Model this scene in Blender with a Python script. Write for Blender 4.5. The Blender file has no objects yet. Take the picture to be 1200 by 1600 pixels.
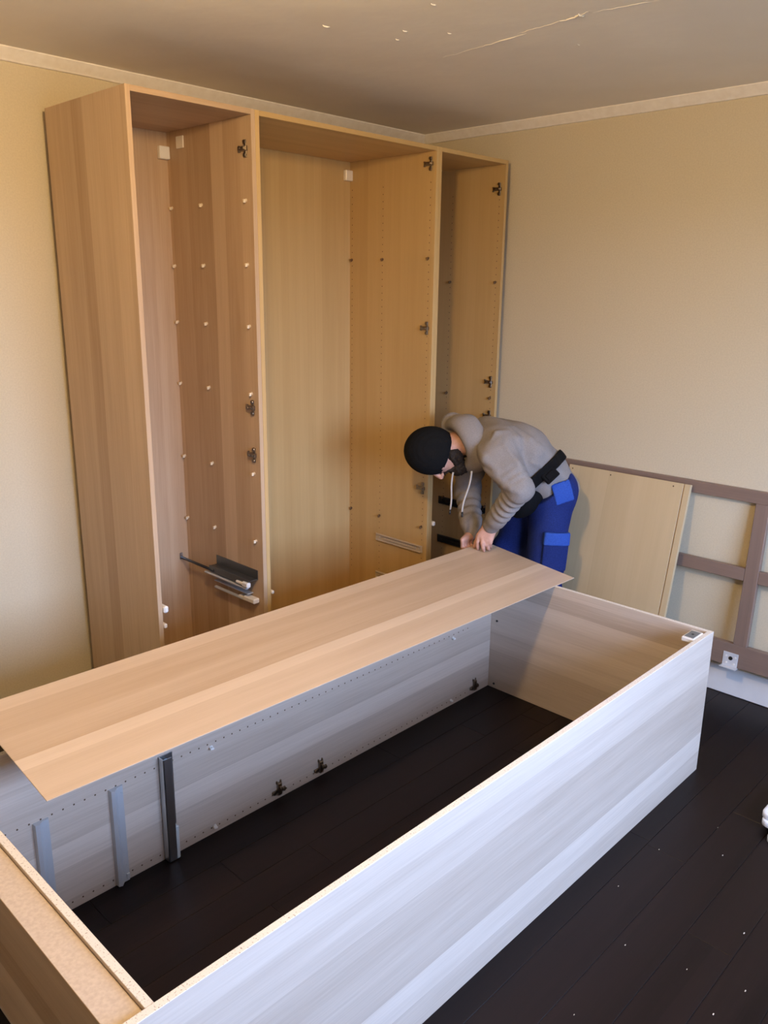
import bpy, bmesh, math, random
import numpy as np
from mathutils import Vector, Matrix
S = bpy.context.scene
COL = S.collection
PI = math.pi
rnd = random.Random(7)

# ------------------------------------------------------------------ camera
cam = bpy.data.objects.new('camera', bpy.data.cameras.new('camera'))
COL.objects.link(cam)
cr, cu, cf = Vector((0.6956, -0.7183, 0.0125)), Vector((0.1804, 0.1915, 0.9648)), Vector((0.6954, 0.6688, -0.2627))
cf.normalize(); cr = (cr - cf * cr.dot(cf)).normalized(); cu = cr.cross(cf)
cam.matrix_world = Matrix((
    (cr.x, cu.x, -cf.x, -3.5362), (cr.y, cu.y, -cf.y, -3.1403),
    (cr.z, cu.z, -cf.z, 1.7574), (0, 0, 0, 1)))
cam.data.sensor_fit = 'HORIZONTAL'; cam.data.sensor_width = 36.0
cam.data.lens = 36.0 * 1276.7 / 1200.0
cam.data.clip_start = 0.02; cam.data.clip_end = 200
S.camera = cam

# ------------------------------------------------------------------ sky, light, exposure
SKY_STRENGTH = 18.5
LAMP_WATT = 73.0
LAMP_COLOR = (1.0, .67, .31)
w = bpy.data.worlds.new('sky'); S.world = w; w.use_nodes = True
wn, wl = w.node_tree.nodes, w.node_tree.links
wn.clear()
wo = wn.new('ShaderNodeOutputWorld'); wb = wn.new('ShaderNodeBackground')
tc = wn.new('ShaderNodeTexCoord'); sx = wn.new('ShaderNodeSeparateXYZ'); cr_ = wn.new('ShaderNodeValToRGB')
mr = wn.new('ShaderNodeMapRange'); mr.inputs['From Min'].default_value = -1; mr.inputs['From Max'].default_value = 1
wl.new(tc.outputs['Generated'], sx.inputs[0]); wl.new(sx.outputs['Z'], mr.inputs['Value'])
wl.new(mr.outputs[0], cr_.inputs['Fac']); wl.new(cr_.outputs[0], wb.inputs['Color']); wl.new(wb.outputs[0], wo.inputs[0])
e = cr_.color_ramp.elements
e[0].position = 0.0; e[0].color = (0.10, 0.11, 0.12, 1)
e[1].position = 1.0; e[1].color = (0.48, 0.69, 1.19, 1)
for p_, c_ in ((0.49, (0.14, 0.16, 0.18, 1)), (0.51, (0.54, 0.73, 1.17, 1))):
    k = e.new(p_); k.color = c_
wb.inputs['Strength'].default_value = SKY_STRENGTH

S.view_settings.view_transform = 'Standard'
S.view_settings.look = 'None'
S.view_settings.exposure = 0.14
S.view_settings.gamma = 1.0
S.view_settings.use_curve_mapping = False
S.cycles.use_denoising = True
S.cycles.max_bounces = 10; S.cycles.diffuse_bounces = 6
S.cycles.sample_clamp_indirect = 4.0
S.cycles.caustics_reflective = False; S.cycles.caustics_refractive = False

# window opening in the wall behind the camera (portal = sampling help for the sky, gives no light of its own)
WX0, WX1, WZ0, WZ1, FRONT = -2.95, -0.75, 0.80, 2.22, -4.35
pl_ = bpy.data.lights.new('window_portal', 'AREA'); pl_.shape = 'RECTANGLE'
pl_.size = WX1 - WX0; pl_.size_y = WZ1 - WZ0; pl_.cycles.is_portal = True
po = bpy.data.objects.new('window_portal', pl_); COL.objects.link(po)
po.location = ((WX0 + WX1) / 2, FRONT - 0.02, (WZ0 + WZ1) / 2); po.rotation_euler = (PI / 2, 0, 0)

# ------------------------------------------------------------------ helpers
def mat(name, color=(.8, .8, .8), rough=.5, metal=0., spec=.5):
    m = bpy.data.materials.new(name); m.use_nodes = True
    b = m.node_tree.nodes['Principled BSDF']
    b.inputs['Base Color'].default_value = (*color, 1)
    b.inputs['Roughness'].default_value = rough
    b.inputs['Metallic'].default_value = metal
    b.inputs['Specular IOR Level'].default_value = spec
    return m

def nodes(m):
    return m.node_tree.nodes, m.node_tree.links, m.node_tree.nodes['Principled BSDF']

def add_bump(m, height_socket, strength=.2, dist=.002):
    n, l, b = nodes(m)
    bp = n.new('ShaderNodeBump'); bp.inputs['Strength'].default_value = strength; bp.inputs['Distance'].default_value = dist
    l.new(height_socket, bp.inputs['Height']); l.new(bp.outputs[0], b.inputs['Normal'])

def noise_mat(name, c1, c2, scale, rough=.6, bump=0., bdist=.002, detail=4, stretch=(1, 1, 1), ramp=(.35, .65), spec=.4, metal=0.):
    m = mat(name, c1, rough, metal, spec); n, l, b = nodes(m)
    t = n.new('ShaderNodeTexCoord'); mp = n.new('ShaderNodeMapping'); mp.inputs['Scale'].default_value = stretch
    nz = n.new('ShaderNodeTexNoise'); nz.inputs['Scale'].default_value = scale; nz.inputs['Detail'].default_value = detail
    l.new(t.outputs['Object'], mp.inputs[0]); l.new(mp.outputs[0], nz.inputs['Vector'])
    rp = n.new('ShaderNodeValToRGB'); l.new(nz.outputs['Fac'], rp.inputs[0])
    rp.color_ramp.elements[0].position = ramp[0]; rp.color_ramp.elements[0].color = (*c1, 1)
    rp.color_ramp.elements[1].position = ramp[1]; rp.color_ramp.elements[1].color = (*c2, 1)
    l.new(rp.outputs[0], b.inputs['Base Color'])
    if bump: add_bump(m, nz.outputs['Fac'], bump, bdist)
    return m

def wood(name, dark, light, along, across, band=.085, rough=.42, bandmix=.75, fine=.35):
    """foil veneer: staves of slightly different tone running 'along', fine streaks of grain"""
    m = mat(name, light, rough, 0, .4); n, l, b = nodes(m)
    t = n.new('ShaderNodeTexCoord'); oi = n.new('ShaderNodeObjectInfo')
    def dot(v):
        d = n.new('ShaderNodeVectorMath'); d.operation = 'DOT_PRODUCT'; d.inputs[1].default_value = v
        l.new(t.outputs['Object'], d.inputs[0]); return d.outputs['Value']
    def math_(op, a, v):
        k = n.new('ShaderNodeMath'); k.operation = op
        for i, q in enumerate((a, v)):
            if isinstance(q, (int, float)): k.inputs[i].default_value = q
            else: l.new(q, k.inputs[i])
        return k.outputs[0]
    def comb(a, v, c=0.):
        k = n.new('ShaderNodeCombineXYZ')
        for i, q in enumerate((a, v, c)):
            if isinstance(q, (int, float)): k.inputs[i].default_value = q
            else: l.new(q, k.inputs[i])
        return k.outputs[0]
    s = dot(across); u = dot(along)
    off = math_('ADD', math_('MULTIPLY', oi.outputs['Random'], 37.0), 5.3)
    # the staves wander a little along their length
    wn_ = n.new('ShaderNodeTexNoise'); wn_.inputs['Scale'].default_value = 1.0; wn_.inputs['Detail'].default_value = 1
    l.new(comb(math_('MULTIPLY', s, 3.0), math_('MULTIPLY', u, .8), off), wn_.inputs['Vector'])
    sw = math_('ADD', s, math_('MULTIPLY', wn_.outputs['Fac'], .02))
    W = math_('ADD', math_('MULTIPLY', sw, 1 / band), off)
    vo = n.new('ShaderNodeTexVoronoi'); vo.voronoi_dimensions = '1D'; vo.inputs['Scale'].default_value = 1.0
    l.new(W, vo.inputs['W'])
    sc = n.new('ShaderNodeSeparateColor'); l.new(vo.outputs['Color'], sc.inputs[0])
    n1 = n.new('ShaderNodeTexNoise'); n1.inputs['Scale'].default_value = 1.0; n1.inputs['Detail'].default_value = 3
    l.new(comb(math_('MULTIPLY', s, 26.0), math_('MULTIPLY', u, 1.1), off), n1.inputs['Vector'])
    n2 = n.new('ShaderNodeTexNoise'); n2.inputs['Scale'].default_value = 1.0; n2.inputs['Detail'].default_value = 3
    l.new(comb(math_('MULTIPLY', s, 260.0), math_('MULTIPLY', u, 5.0), off), n2.inputs['Vector'])
    f = math_('ADD', math_('MULTIPLY', sc.outputs[0], bandmix),
              math_('ADD', math_('MULTIPLY', math_('SUBTRACT', n1.outputs['Fac'], .5), .55),
                    math_('MULTIPLY', math_('SUBTRACT', n2.outputs['Fac'], .5), fine)))
    f = math_('ADD', f, .5 - bandmix / 2)
    rp = n.new('ShaderNodeValToRGB'); l.new(f, rp.inputs[0])
    rp.color_ramp.elements[0].position = .1; rp.color_ramp.elements[0].color = (*dark, 1)
    rp.color_ramp.elements[1].position = .9; rp.color_ramp.elements[1].color = (*light, 1)
    l.new(rp.outputs[0], b.inputs['Base Color'])
    add_bump(m, n2.outputs['Fac'], .08, .0006)
    return m

def link(name, me, parent=None, loc=None):
    o = bpy.data.objects.new(name, me); COL.objects.link(o)
    if parent is not None: o.parent = parent
    if loc is not None: o.location = loc
    return o

def mesh(name, verts, faces, m=None, parent=None, smooth=False, loc=None):
    me = bpy.data.meshes.new(name); me.from_pydata([tuple(v) for v in verts], [], [tuple(f) for f in faces]); me.update()
    if m is not None:
        for k in (m if isinstance(m, (list, tuple)) else [m]): me.materials.append(k)
    if smooth:
        me.polygons.foreach_set('use_smooth', [True] * len(me.polygons))
    return link(name, me, parent, loc)

class MB:
    """collects boxes, cylinders and tubes into one mesh"""
    def __init__(s): s.bm = bmesh.new()
    def box(s, lo, hi, bevel=0., mi=0, face_mats=None, M=None):
        t = bmesh.new()
        bmesh.ops.create_cube(t, size=1.0)
        for v in t.verts:
            v.co = Vector([lo[i] + (v.co[i] + .5) * (hi[i] - lo[i]) for i in range(3)])
        t.normal_update()
        for f in t.faces:
            f.material_index = mi
            if face_mats:
                for ax, sg, idx in face_mats:
                    if f.normal[ax] * sg > .9: f.material_index = idx
        if bevel: bmesh.ops.bevel(t, geom=list(t.edges), offset=bevel, segments=1, affect='EDGES', material=-1)
        s._merge(t, M); return s
    def cyl(s, c, r, h, axis=2, seg=12, mi=0, r2=None, bevel=0., M=None):
        t = bmesh.new()
        bmesh.ops.create_cone(t, cap_ends=True, segments=seg, radius1=r, radius2=r if r2 is None else r2, depth=h)
        if axis == 0: R = Matrix.Rotation(PI / 2, 4, 'Y')
        elif axis == 1: R = Matrix.Rotation(-PI / 2, 4, 'X')
        else: R = Matrix.Identity(4)
        bmesh.ops.transform(t, matrix=Matrix.Translation(c) @ R, verts=t.verts)
        for f in t.faces: f.material_index = mi; f.smooth = len(f.verts) == 4
        s._merge(t, M); return s
    def prism(s, pts, a, b, axis=0, mi=0, M=None):
        """extrude a polygon given in the two other axes from a to b along axis"""
        t = bmesh.new(); o = [i for i in range(3) if i != axis]
        def V(q, k):
            c = [0, 0, 0]; c[axis] = k; c[o[0]] = q[0]; c[o[1]] = q[1]; return t.verts.new(c)
        A = [V(q, a) for q in pts]; B = [V(q, b) for q in pts]; n = len(pts)
        t.faces.new(A[::-1]); t.faces.new(B)
        for i in range(n): t.faces.new((A[i], A[(i + 1) % n], B[(i + 1) % n], B[i]))
        bmesh.ops.recalc_face_normals(t, faces=t.faces)
        for f in t.faces: f.material_index = mi
        s._merge(t, M); return s
    def tube(s, pts, r, seg=8, mi=0, M=None):
        t = bmesh.new(); pts = [Vector(p) for p in pts]; rings = []
        up = Vector((0.123, 0.31, 0.94))
        for i, p in enumerate(pts):
            d = (pts[min(i + 1, len(pts) - 1)] - pts[max(i - 1, 0)]).normalized()
            x = d.cross(up).normalized(); y = d.cross(x)
            rr = r[i] if isinstance(r, (list, tuple)) else r
            rings.append([t.verts.new(p + (x * math.cos(2 * PI * k / seg) + y * math.sin(2 * PI * k / seg)) * rr) for k in range(seg)])
        for a, b in zip(rings[:-1], rings[1:]):
            for k in range(seg):
                f = t.faces.new((a[k], a[(k + 1) % seg], b[(k + 1) % seg], b[k])); f.smooth = True
        t.faces.new(rings[0]); t.faces.new(rings[-1][::-1])
        bmesh.ops.recalc_face_normals(t, faces=t.faces)
        for f in t.faces: f.material_index = mi
        s._merge(t, M); return s
    def _merge(s, t, M):
        if M is not None: bmesh.ops.transform(t, matrix=M, verts=t.verts)
        me = bpy.data.meshes.new('tmp'); t.to_mesh(me); t.free(); s.bm.from_mesh(me); bpy.data.meshes.remove(me)
    def build(s, name, m, parent=None, loc=None, stuff=False):
        me = bpy.data.meshes.new(name); s.bm.to_mesh(me); s.bm.free()
        for k in (m if isinstance(m, (list, tuple)) else [m]): me.materials.append(k)
        o = link(name, me, parent, loc)
        if stuff: o['kind'] = 'stuff'
        return o

def empty(name, loc=(0, 0, 0), rot=(0, 0, 0)):
    o = bpy.data.objects.new(name, None); COL.objects.link(o); o.location = loc; o.rotation_euler = rot
    o.empty_display_size = .1
    return o

def tag(o, label, cat, group=None):
    o['label'] = label; o['category'] = cat
    if group: o['group'] = group
    return o

def structure(o): o['kind'] = 'structure'; return o
# ------------------------------------------------------------------ materials
M_wall = noise_mat('cream textured wallpaper', (.62, .54, .385), (.68, .595, .43), 160, .85, .35, .0015, 3, ramp=(.3, .7), spec=.2)
M_ceil = noise_mat('old ceiling paint', (.82, .775, .70), (.89, .845, .77), 2.2, .6, .0, ramp=(.3, .7), spec=.3)
def ceiling_relief(m):
    n, l, b = nodes(m); t = n.new('ShaderNodeTexCoord')
    a = n.new('ShaderNodeTexNoise'); a.inputs['Scale'].default_value = 1.6; a.inputs['Detail'].default_value = 5
    l.new(t.outputs['Object'], a.inputs['Vector']); add_bump(m, a.outputs['Fac'], .5, .03)
ceiling_relief(M_ceil)
M_cornice = noise_mat('painted cornice plaster', (.86, .80, .72), (.92, .87, .80), 30, .6, .3, .002)
M_white = noise_mat('white painted skirting', (.80, .80, .79), (.86, .86, .85), 8, .4)
M_plank = wood('dark brown laminate', (.0060, .0034, .0033), (.0150, .0084, .0078), (1, 0, 0), (0, 1, 0), .06, .42, .4, .5)
M_plank.node_tree.nodes['Principled BSDF'].inputs['Specular IOR Level'].default_value = .20
M_under = mat('floor underlay', (.010, .007, .006), .8)
M_crumb = mat('wood shavings', (.72, .62, .48), .8)
M_frame_white = mat('white window frame', (.85, .85, .85), .35)
M_glass = mat('window glass', (1, 1, 1), .0)
M_glass.node_tree.nodes['Principled BSDF'].inputs['Transmission Weight'].default_value = 1.0
M_glass.node_tree.nodes['Principled BSDF'].inputs['IOR'].default_value = 1.02

X0, X1, Y0, Y1, HC = -4.75, 0.0, FRONT, 0.0, 2.5465
T = .12
# ------------------------------------------------------------------ room shell
structure(MB().box((X0 - T, Y1, -.02), (X1 + T, Y1 + T, HC + .02)).build('wall_back', M_wall))
structure(MB().box((X1, Y0 - T, -.02), (X1 + T, Y1, HC + .02)).build('wall_right', M_wall))
structure(MB().box((X0 - T, Y0 - T, -.02), (X0, Y1, HC + .02)).build('wall_left', M_wall))
fw = MB()
fw.box((X0, Y0 - T, -.02), (WX0, Y0, HC + .02)).box((WX1, Y0 - T, -.02), (X1, Y0, HC + .02))
fw.box((WX0, Y0 - T, -.02), (WX1, Y0, WZ0)).box((WX0, Y0 - T, WZ1), (WX1, Y0, HC + .02))
structure(fw.build('wall_front', M_wall))
ceil = structure(MB().box((X0 - T, Y0 - T, HC), (X1 + T, Y1 + T, HC + .1)).build('ceiling', M_ceil))

# a ridge of lifted plaster running across the ceiling, with smaller blisters
rg = MB(); r2 = random.Random(3)
for seg_ in (((-1.10, -1.02), (-1.135, -1.30), .004), ((-1.118, -1.20), (-1.15, -1.44), .008), ((-1.16, -1.40), (-1.185, -1.62), .005),
             ((-1.175, -1.58), (-1.20, -1.70), .010), ((-1.19, -1.68), (-1.15, -1.95), .005)):
    (ax, ay), (bx_, by), hr = seg_
    pts = []; rr = []
    for i in range(15):
        t_ = i / 14
        pts.append((ax + (bx_ - ax) * t_ + r2.uniform(-.006, .006), ay + (by - ay) * t_, HC + .001)); rr.append(hr * (.25 + .75 * math.sin(PI * t_)) * r2.uniform(.6, 1.1) * .45 + .0005)
    rg.tube(pts, rr, 6)
rg.build('plaster_ridge', M_ceil, ceil)
for bx_, by, rr in ((-1.19, -1.665, .016), (-1.42, -1.17, .010), (-1.37, -1.09, .008), (-1.62, -1.02, .014), (-1.31, -1.26, .008), (-.93, -1.50, .006), (-1.55, -1.40, .010)):
    bb = MB()
    bb.tube([(bx_ - rr, by, HC), (bx_ - rr * .3, by + rr * .3, HC - .001), (bx_ + rr * .5, by, HC - .001), (bx_ + rr, by - rr * .2, HC)], [.001, rr * .22, rr * .2, .001], 6)
    bb.build('plaster_blister', M_ceil, ceil)

def cornice(name, P, Q, inward):
    """cove strip between wall and ceiling"""
    n = 40; V = []; F = []; rr = random.Random(len(name))
    P, Q, W_ = Vector(P), Vector(Q), Vector(inward)
    prof = [(0, 0), (.040, 0), (.040, -.004), (.030, -.016), (.014, -.034), (.010, -.040), (0, -.041)]
    for i in range(n + 1):
        c = P.lerp(Q, i / n); j = rr.uniform(-.0015, .0015)
        for a, b in prof: V.append(c + W_ * a + Vector((0, 0, b * (1 + j * 20))))
    k = len(prof)
    for i in range(n):
        for q in range(k):
            F.append((i * k + q, i * k + (q + 1) % k, (i + 1) * k + (q + 1) % k, (i + 1) * k + q))
    F.append(tuple(range(k))); F.append(tuple(range(n * k, n * k + k))[::-1])
    return structure(mesh(name, V, F, M_cornice))
cornice('trim_1', (X0, 0, HC), (0, 0, HC), (0, -1, 0))
cornice('trim_2', (0, 0, HC), (0, Y0, HC), (-1, 0, 0))

def skirting(name, lo, hi, ax):
    return structure(MB().box(lo, hi, .003).build(name, M_white))
skirting('baseboard_back', (X0, -.014, 0), (-.001, -.0005, .12), 0)
skirting('baseboard_right', (-.014, Y0, 0), (-.0005, -.015, .13), 1)
skirting('baseboard_left', (X0 + .0005, Y0 + .015, 0), (X0 + .014, -.015, .12), 1)
skirting('baseboard_front', (X0 + .015, Y0 + .0005, 0), (-.015, Y0 + .014, .12), 0)

# floor: laminate planks, rows run along x
floor = structure(MB().box((X0 - T, Y0 - T, -.10), (X1 + T, Y1 + T, -.010)).build('floor', M_under))
PWD, PL = .1317, 1.21
fixed = {0: -1.53, 1: -.873}                      # rows whose end joint shows in front of the frame
row0 = -2.431                                      # seam above this row (towards the camera side)
plank_cache = {}
def plank_mesh(length):
    key = round(length, 3)
    if key not in plank_cache:
        b = MB().box((0, 0, -.010), (length - .0006, PWD - .0006, 0), .0011)
        me = bpy.data.meshes.new('floor_plank'); b.bm.to_mesh(me); b.bm.free(); me.materials.append(M_plank)
        plank_cache[key] = me
    return plank_cache[key]
rp_ = random.Random(11)
k = -20
while True:
    y = row0 - PWD - k * PWD                      # lower edge of row k (k grows towards the camera)
    if y < Y0 - PWD: break
    if y < Y1:
        ph = fixed.get(k, fixed.get(k + 1 if k < 0 else k, None))
        ph = {0: -1.53, -1: -.873}.get(k, rp_.uniform(-1.2, 0))
        x = ph
        while x > X0: x -= PL
        while x < X1 - .001:
            xa, xb = max(x, X0), min(x + PL, X1)
            ya, yb_ = max(y, Y0), min(y + PWD, Y1)
            if xb - xa > .01 and yb_ - ya > .01:
                o = link('floor_plank', plank_mesh(xb - xa), floor, (xa, ya, 0))
                if yb_ - ya < PWD - .001: o.scale.y = (yb_ - ya) / PWD
            x += PL
    k += 1
cr2 = MB()
for cx_, cy_, s_ in ((-1.13, -2.37, .004), (-1.66, -2.49, .003), (-1.62, -2.63, .005), (-1.40, -2.62, .003), (-1.42, -2.55, .005), (-2.0, -2.35, .003),
                     (-1.7, -2.33, .004), (-1.25, -2.21, .003), (-1.5, -2.2, .003), (-1.75, -2.60, .005), (-1.0, -2.3, .003)):
    cr2.box((cx_ - s_ * .6, cy_ - s_ * .25, .0002), (cx_ + s_ * .6, cy_ + s_ * .25, .0014))
o = cr2.build('wood_shavings', M_crumb, floor, stuff=True)

# window in the wall behind the camera: the daylight of the picture
wf = MB(); d0, d1 = FRONT - .09, FRONT - .03
for a, b in (((WX0, d0, WZ0), (WX0 + .06, d1, WZ1)), ((WX1 - .06, d0, WZ0), (WX1, d1, WZ1)), ((WX0, d0, WZ0), (WX1, d1, WZ0 + .06)),
             ((WX0, d0, WZ1 - .06), (WX1, d1, WZ1)), (((WX0 + WX1) / 2 - .04, d0, WZ0), ((WX0 + WX1) / 2 + .04, d1, WZ1))): wf.box(a, b)
win = structure(wf.build('window_1', M_frame_white))
structure(MB().box((WX0 - .05, FRONT, WZ0 - .03), (WX1 + .05, FRONT + .12, WZ0 - .002), .003).build('window_sill', M_frame_white, win))

# globe lamp under the ceiling, above the picture: the warm light
LX, LY, LR = -2.6, -1.9, .078
M_shade = mat('opal glass globe, lit', (.9, .85, .75), .4)
nb = M_shade.node_tree.nodes['Principled BSDF']
nb.inputs['Emission Color'].default_value = (*LAMP_COLOR, 1); nb.inputs['Emission Strength'].default_value = LAMP_WATT / (4 * PI * PI * LR * LR)
M_brass = mat('lamp metal', (.6, .55, .45), .35, 1.)
lampo = tag(empty('ceiling_lamp', (LX, LY, HC)), 'opal glass globe lamp on a short stem under the ceiling, above the picture', 'ceiling lamp')
MB().cyl((0, 0, -.008), .05, .014, 2, 24).cyl((0, 0, -.042), .012, .066, 2, 12).build('ceiling_plate', M_brass, lampo)
gm = bmesh.new(); bmesh.ops.create_uvsphere(gm, u_segments=20, v_segments=12, radius=LR)
for f in gm.faces: f.smooth = True
me = bpy.data.meshes.new('lamp_globe'); gm.to_mesh(me); gm.free(); me.materials.append(M_shade)
link('lamp_globe', me, lampo, (0, 0, -.072 - LR))
# ------------------------------------------------------------------ furniture materials
OAK_D, OAK_L = (.38, .245, .140), (.62, .46, .31)
BIR_D, BIR_L = (.48, .31, .125), (.63, .435, .20)
def woodset(nm, D, L, band, bm_, fine):
    return dict(v=wood(nm + ' upright grain', D, L, (0, 0, 1), (1, .83, 0), band, .42, bm_, fine),
                h=wood(nm + ' lengthwise grain', D, L, (1, 0, 0), (0, 1, .6), band, .42, bm_, fine))
OAK = woodset('pale oak foil', OAK_D, OAK_L, .075, .65, .4)
WOAK = woodset('white stained oak foil', (.47, .38, .30), (.76, .66, .56), .07, .75, .45)
BIR = woodset('birch foil', BIR_D, BIR_L, .05, .35, .25)
M_chip = noise_mat('raw chipboard', (.28, .22, .16), (.80, .745, .665), 260, .9, .6, .001, 2, ramp=(.26, .42), spec=.1)
M_mdf = noise_mat('raw fibreboard', (.56, .46, .37), (.64, .54, .44), 120, .9, .2, .0006, 3, spec=.1)
M_hinge = mat('nickel hinge metal', (.30, .25, .20), .28, 1.)
M_zinc = mat('zinc plated steel', (.62, .64, .66), .32, 1.)
M_dsteel = mat('dark grey steel', (.16, .17, .17), .35, .9)
M_grey = mat('grey painted steel', (.52, .54, .56), .4, .2)
M_beige = mat('beige painted steel', (.60, .50, .38), .4, .1)
M_plastic = mat('white plastic', (.82, .80, .76), .35)
M_clear = mat('translucent plastic', (.80, .74, .66), .25)
M_pin = mat('pale shelf pin', (.80, .68, .50), .4)
M_pind = mat('brown shelf pin', (.20, .12, .06), .35, .5)
M_hole = mat('drilled hole', (.10, .06, .03), .9)
M_grey2 = mat('pale grey steel', (.66, .67, .68), .4, .15)
M_black = mat('black plastic', (.015, .015, .016), .4)

hinge_me = None
def hinge_plate(parent, x, y, z, sx, m=None):
    """cross shaped mounting plate on a side panel; sx = -1 when it faces -x"""
    global hinge_me
    if hinge_me is None:
        b = MB()
        b.box((0, -.006, -.026), (.004, .006, .026), .001)                # upright wing plate
        b.cyl((.005, 0, .019), .0065, .006, 0, 10).cyl((.005, 0, -.019), .0065, .006, 0, 10)   # two screw bosses
        b.box((0, -.012, -.007), (.011, .030, .007), .0015)              # arm body
        b.box((.011, -.008, -.004), (.015, .020, .004), .001)            # clip
        b.cyl((.016, .012, 0), .0035, .003, 0, 8)
        b.box((0, .026, -.010), (.005, .036, -.005), .001).box((0, .026, .005), (.005, .036, .010), .001)   # forked tail
        hinge_me = bpy.data.meshes.new('hinge_plate'); b.bm.to_mesh(hinge_me); b.bm.free(); hinge_me.materials.append(M_hinge)
    o = link('hinge_plate', hinge_me, parent, (x, y, z)); o.scale = (sx * 1.15, 1.15, 1.15)
    return o
pin_me = {}
def shelf_pin(parent, x, y, z, sx, m):
    if m.name not in pin_me:
        b = MB().cyl((.001, 0, 0), .0065, .002, 0, 10).cyl((.007, 0, 0), .004, .012, 0, 10).box((.003, -.003, -.009), (.013, .003, -.002), .001)
        me = bpy.data.meshes.new('shelf_pin'); b.bm.to_mesh(me); b.bm.free(); me.materials.append(m); pin_me[m.name] = me
    o = link('shelf_pin', pin_me[m.name], parent, (x, y, z)); o.scale = (sx, 1, 1); return o

def pin_holes(parent, x, ys, z0, z1, sx, r=.0026):
    b = bmesh.new(); z = z0
    while z < z1:
        for y in ys:
            vs = [b.verts.new((x + sx * .0004, y + r * math.cos(a * PI / 3), z + r * math.sin(a * PI / 3))) for a in range(6)]
            b.faces.new(vs)
        z += .032
    me = bpy.data.meshes.new('pin_holes'); b.to_mesh(me); b.free(); me.materials.append(M_hole)
    o = link('pin_holes', me, parent); o['kind'] = 'stuff'; return o

def wall_bracket(parent, x, y, z, sx, m, plate=None):
    """plastic cover of the hanging bracket in an upper back corner"""
    b = MB().box((0, -.022, -.024), (.046, 0, .024), .003)
    o = b.build('bracket_cover', m, parent, (x, y, z)); o.scale = (sx, 1, 1)
    if plate is not None:
        p = MB().box((.004, -.0005, -.018), (.042, .0035, .018), .0008).cyl((.022, .004, 0), .006, .001, 1, 12, 1).build('metal_plate', [plate, M_black], o)
    return o

PT = .018
def wardrobe(name, label, group, W, D, H, ws, loc, rot=(0, 0, 0), back=True, base_closed=True):
    """local frame: x width, y depth (0 = front edge), z height"""
    r = empty(name, loc, rot); tag(r, label, 'wardrobe', group)
    ch = [ws['v'], M_chip]; chh = [ws['h'], M_chip]
    fm = [(1, 1, 1)] if not back else None
    for x in (0, W - PT):
        MB().box((x, 0, 0), (x + PT, D, H), .0008, 0, fm).build('side_panel', ch, r)
    MB().box((PT, .0005, H - PT), (W - PT, D - .012 if back else D - .0005, H), .0008, 0, fm).build('top_panel', chh, r)
    MB().box((PT, .0005, .065), (W - PT, D - .012 if back else D - .0005, .065 + PT), .0008, 0, fm).build('bottom_panel', chh, r)
    if back:
        MB().box((PT, D - .011, .065), (W - PT, D - .007, H - .001)).build('back_panel', ws['v'], r)
        MB().box((PT, .025, 0), (W - PT, .041, .0648), .0008).build('plinth', ws['h'], r)
    return r

def slide(parent, x, y0, y1, z, sx, m, h=.035, t=.013):
    """drawer runner fixed to a side panel, y0 front, y1 back"""
    b = MB()
    b.box((x, y0, z - h / 2), (x + sx * .002, y1, z + h / 2), 0)
    b.box((x, y0 + .004, z + h / 2 - .004), (x + sx * t, y1 - .01, z + h / 2), .001)
    b.box((x, y0 + .004, z - h / 2), (x + sx * t, y1 - .01, z - h / 2 + .005), .001)
    b.box((x + sx * .002, y0 + .04, z - .004), (x + sx * t * .8, y1 - .06, z + .004), .001)
    b.cyl((x + sx * .004, y0 + .02, z), .006, .006, 0, 10).cyl((x + sx * .004, y1 - .03, z), .005, .006, 0, 10)
    o = b.build('drawer_runner', m, parent)
    bmesh_fix(o); return o
def bmesh_fix(o):
    b = bmesh.new(); b.from_mesh(o.data); bmesh.ops.recalc_face_normals(b, faces=b.faces); b.to_mesh(o.data); b.free()

HW, DW, YF = 2.3653, .5627, -.6108
XA, XB, XC, XD = -2.0939, -1.5908, -.5817, -.0691
GRP = 'wardrobes of the standing row'
# --- left wardrobe
WL = wardrobe('wardrobe', 'left narrow pale oak wardrobe of the standing row, with pale shelf pins', GRP, XB - XA - .0006, DW, HW, OAK, (XA, YF, 0))
wx = XB - XA - .0006 - PT
for z in (2.239, 1.308, 1.121): hinge_plate(WL, wx, .035, z, -1)
for z in (2.065, 1.841, 1.617, 1.362, 1.046, .766):
    for y in (.042, .325, .535): shelf_pin(WL, wx, y, z, -1, M_pin)
wall_bracket(WL, wx, DW - .011, 2.270, -1, M_plastic)
MB().box((wx - .006, DW - .135, 2.280), (wx, DW - .085, 2.325), .002).build('clear_cover', M_clear, WL)
# pull-out fitting: rod from the back, two steel rails, plastic ends
po_ = MB(); po_.box((wx - .004, .035, .600), (wx - .0005, .325, .640), .0008).box((wx - .040, .04, .598), (wx - .0005, .32, .602), .0008)
po_.box((wx - .040, .05, .572), (wx - .034, .33, .600), .001)
po_.cyl((wx - .002, .30, .632), .004, .006, 0, 10).cyl((wx - .002, .05, .632), .004, .006, 0, 10)
po_.build('pull_out_rail', M_dsteel, WL)
MB().box((wx - .046, .06, .560), (wx - .030, .36, .568), .002).box((wx - .030, .07, .532), (wx - .0005, .31, .536), .0008).box((wx - .030, .06, .500), (wx - .018, .31, .508), .001).build('lower_rail', M_grey, WL)
MB().cyl((wx - .038, .43, .582), .006, .27, 1, 10).build('pull_out_rod', M_black, WL)
MB().box((wx - .046, .548, .572), (wx - .030, DW - .0115, .604), .002).build('rod_holder', M_zinc, WL)
MB().box((wx - .050, .045, .570), (wx - .030, .085, .592), .004).box((wx - .047, .085, .574), (wx - .033, .13, .586), .003).build('end_cap', M_plastic, WL)
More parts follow.
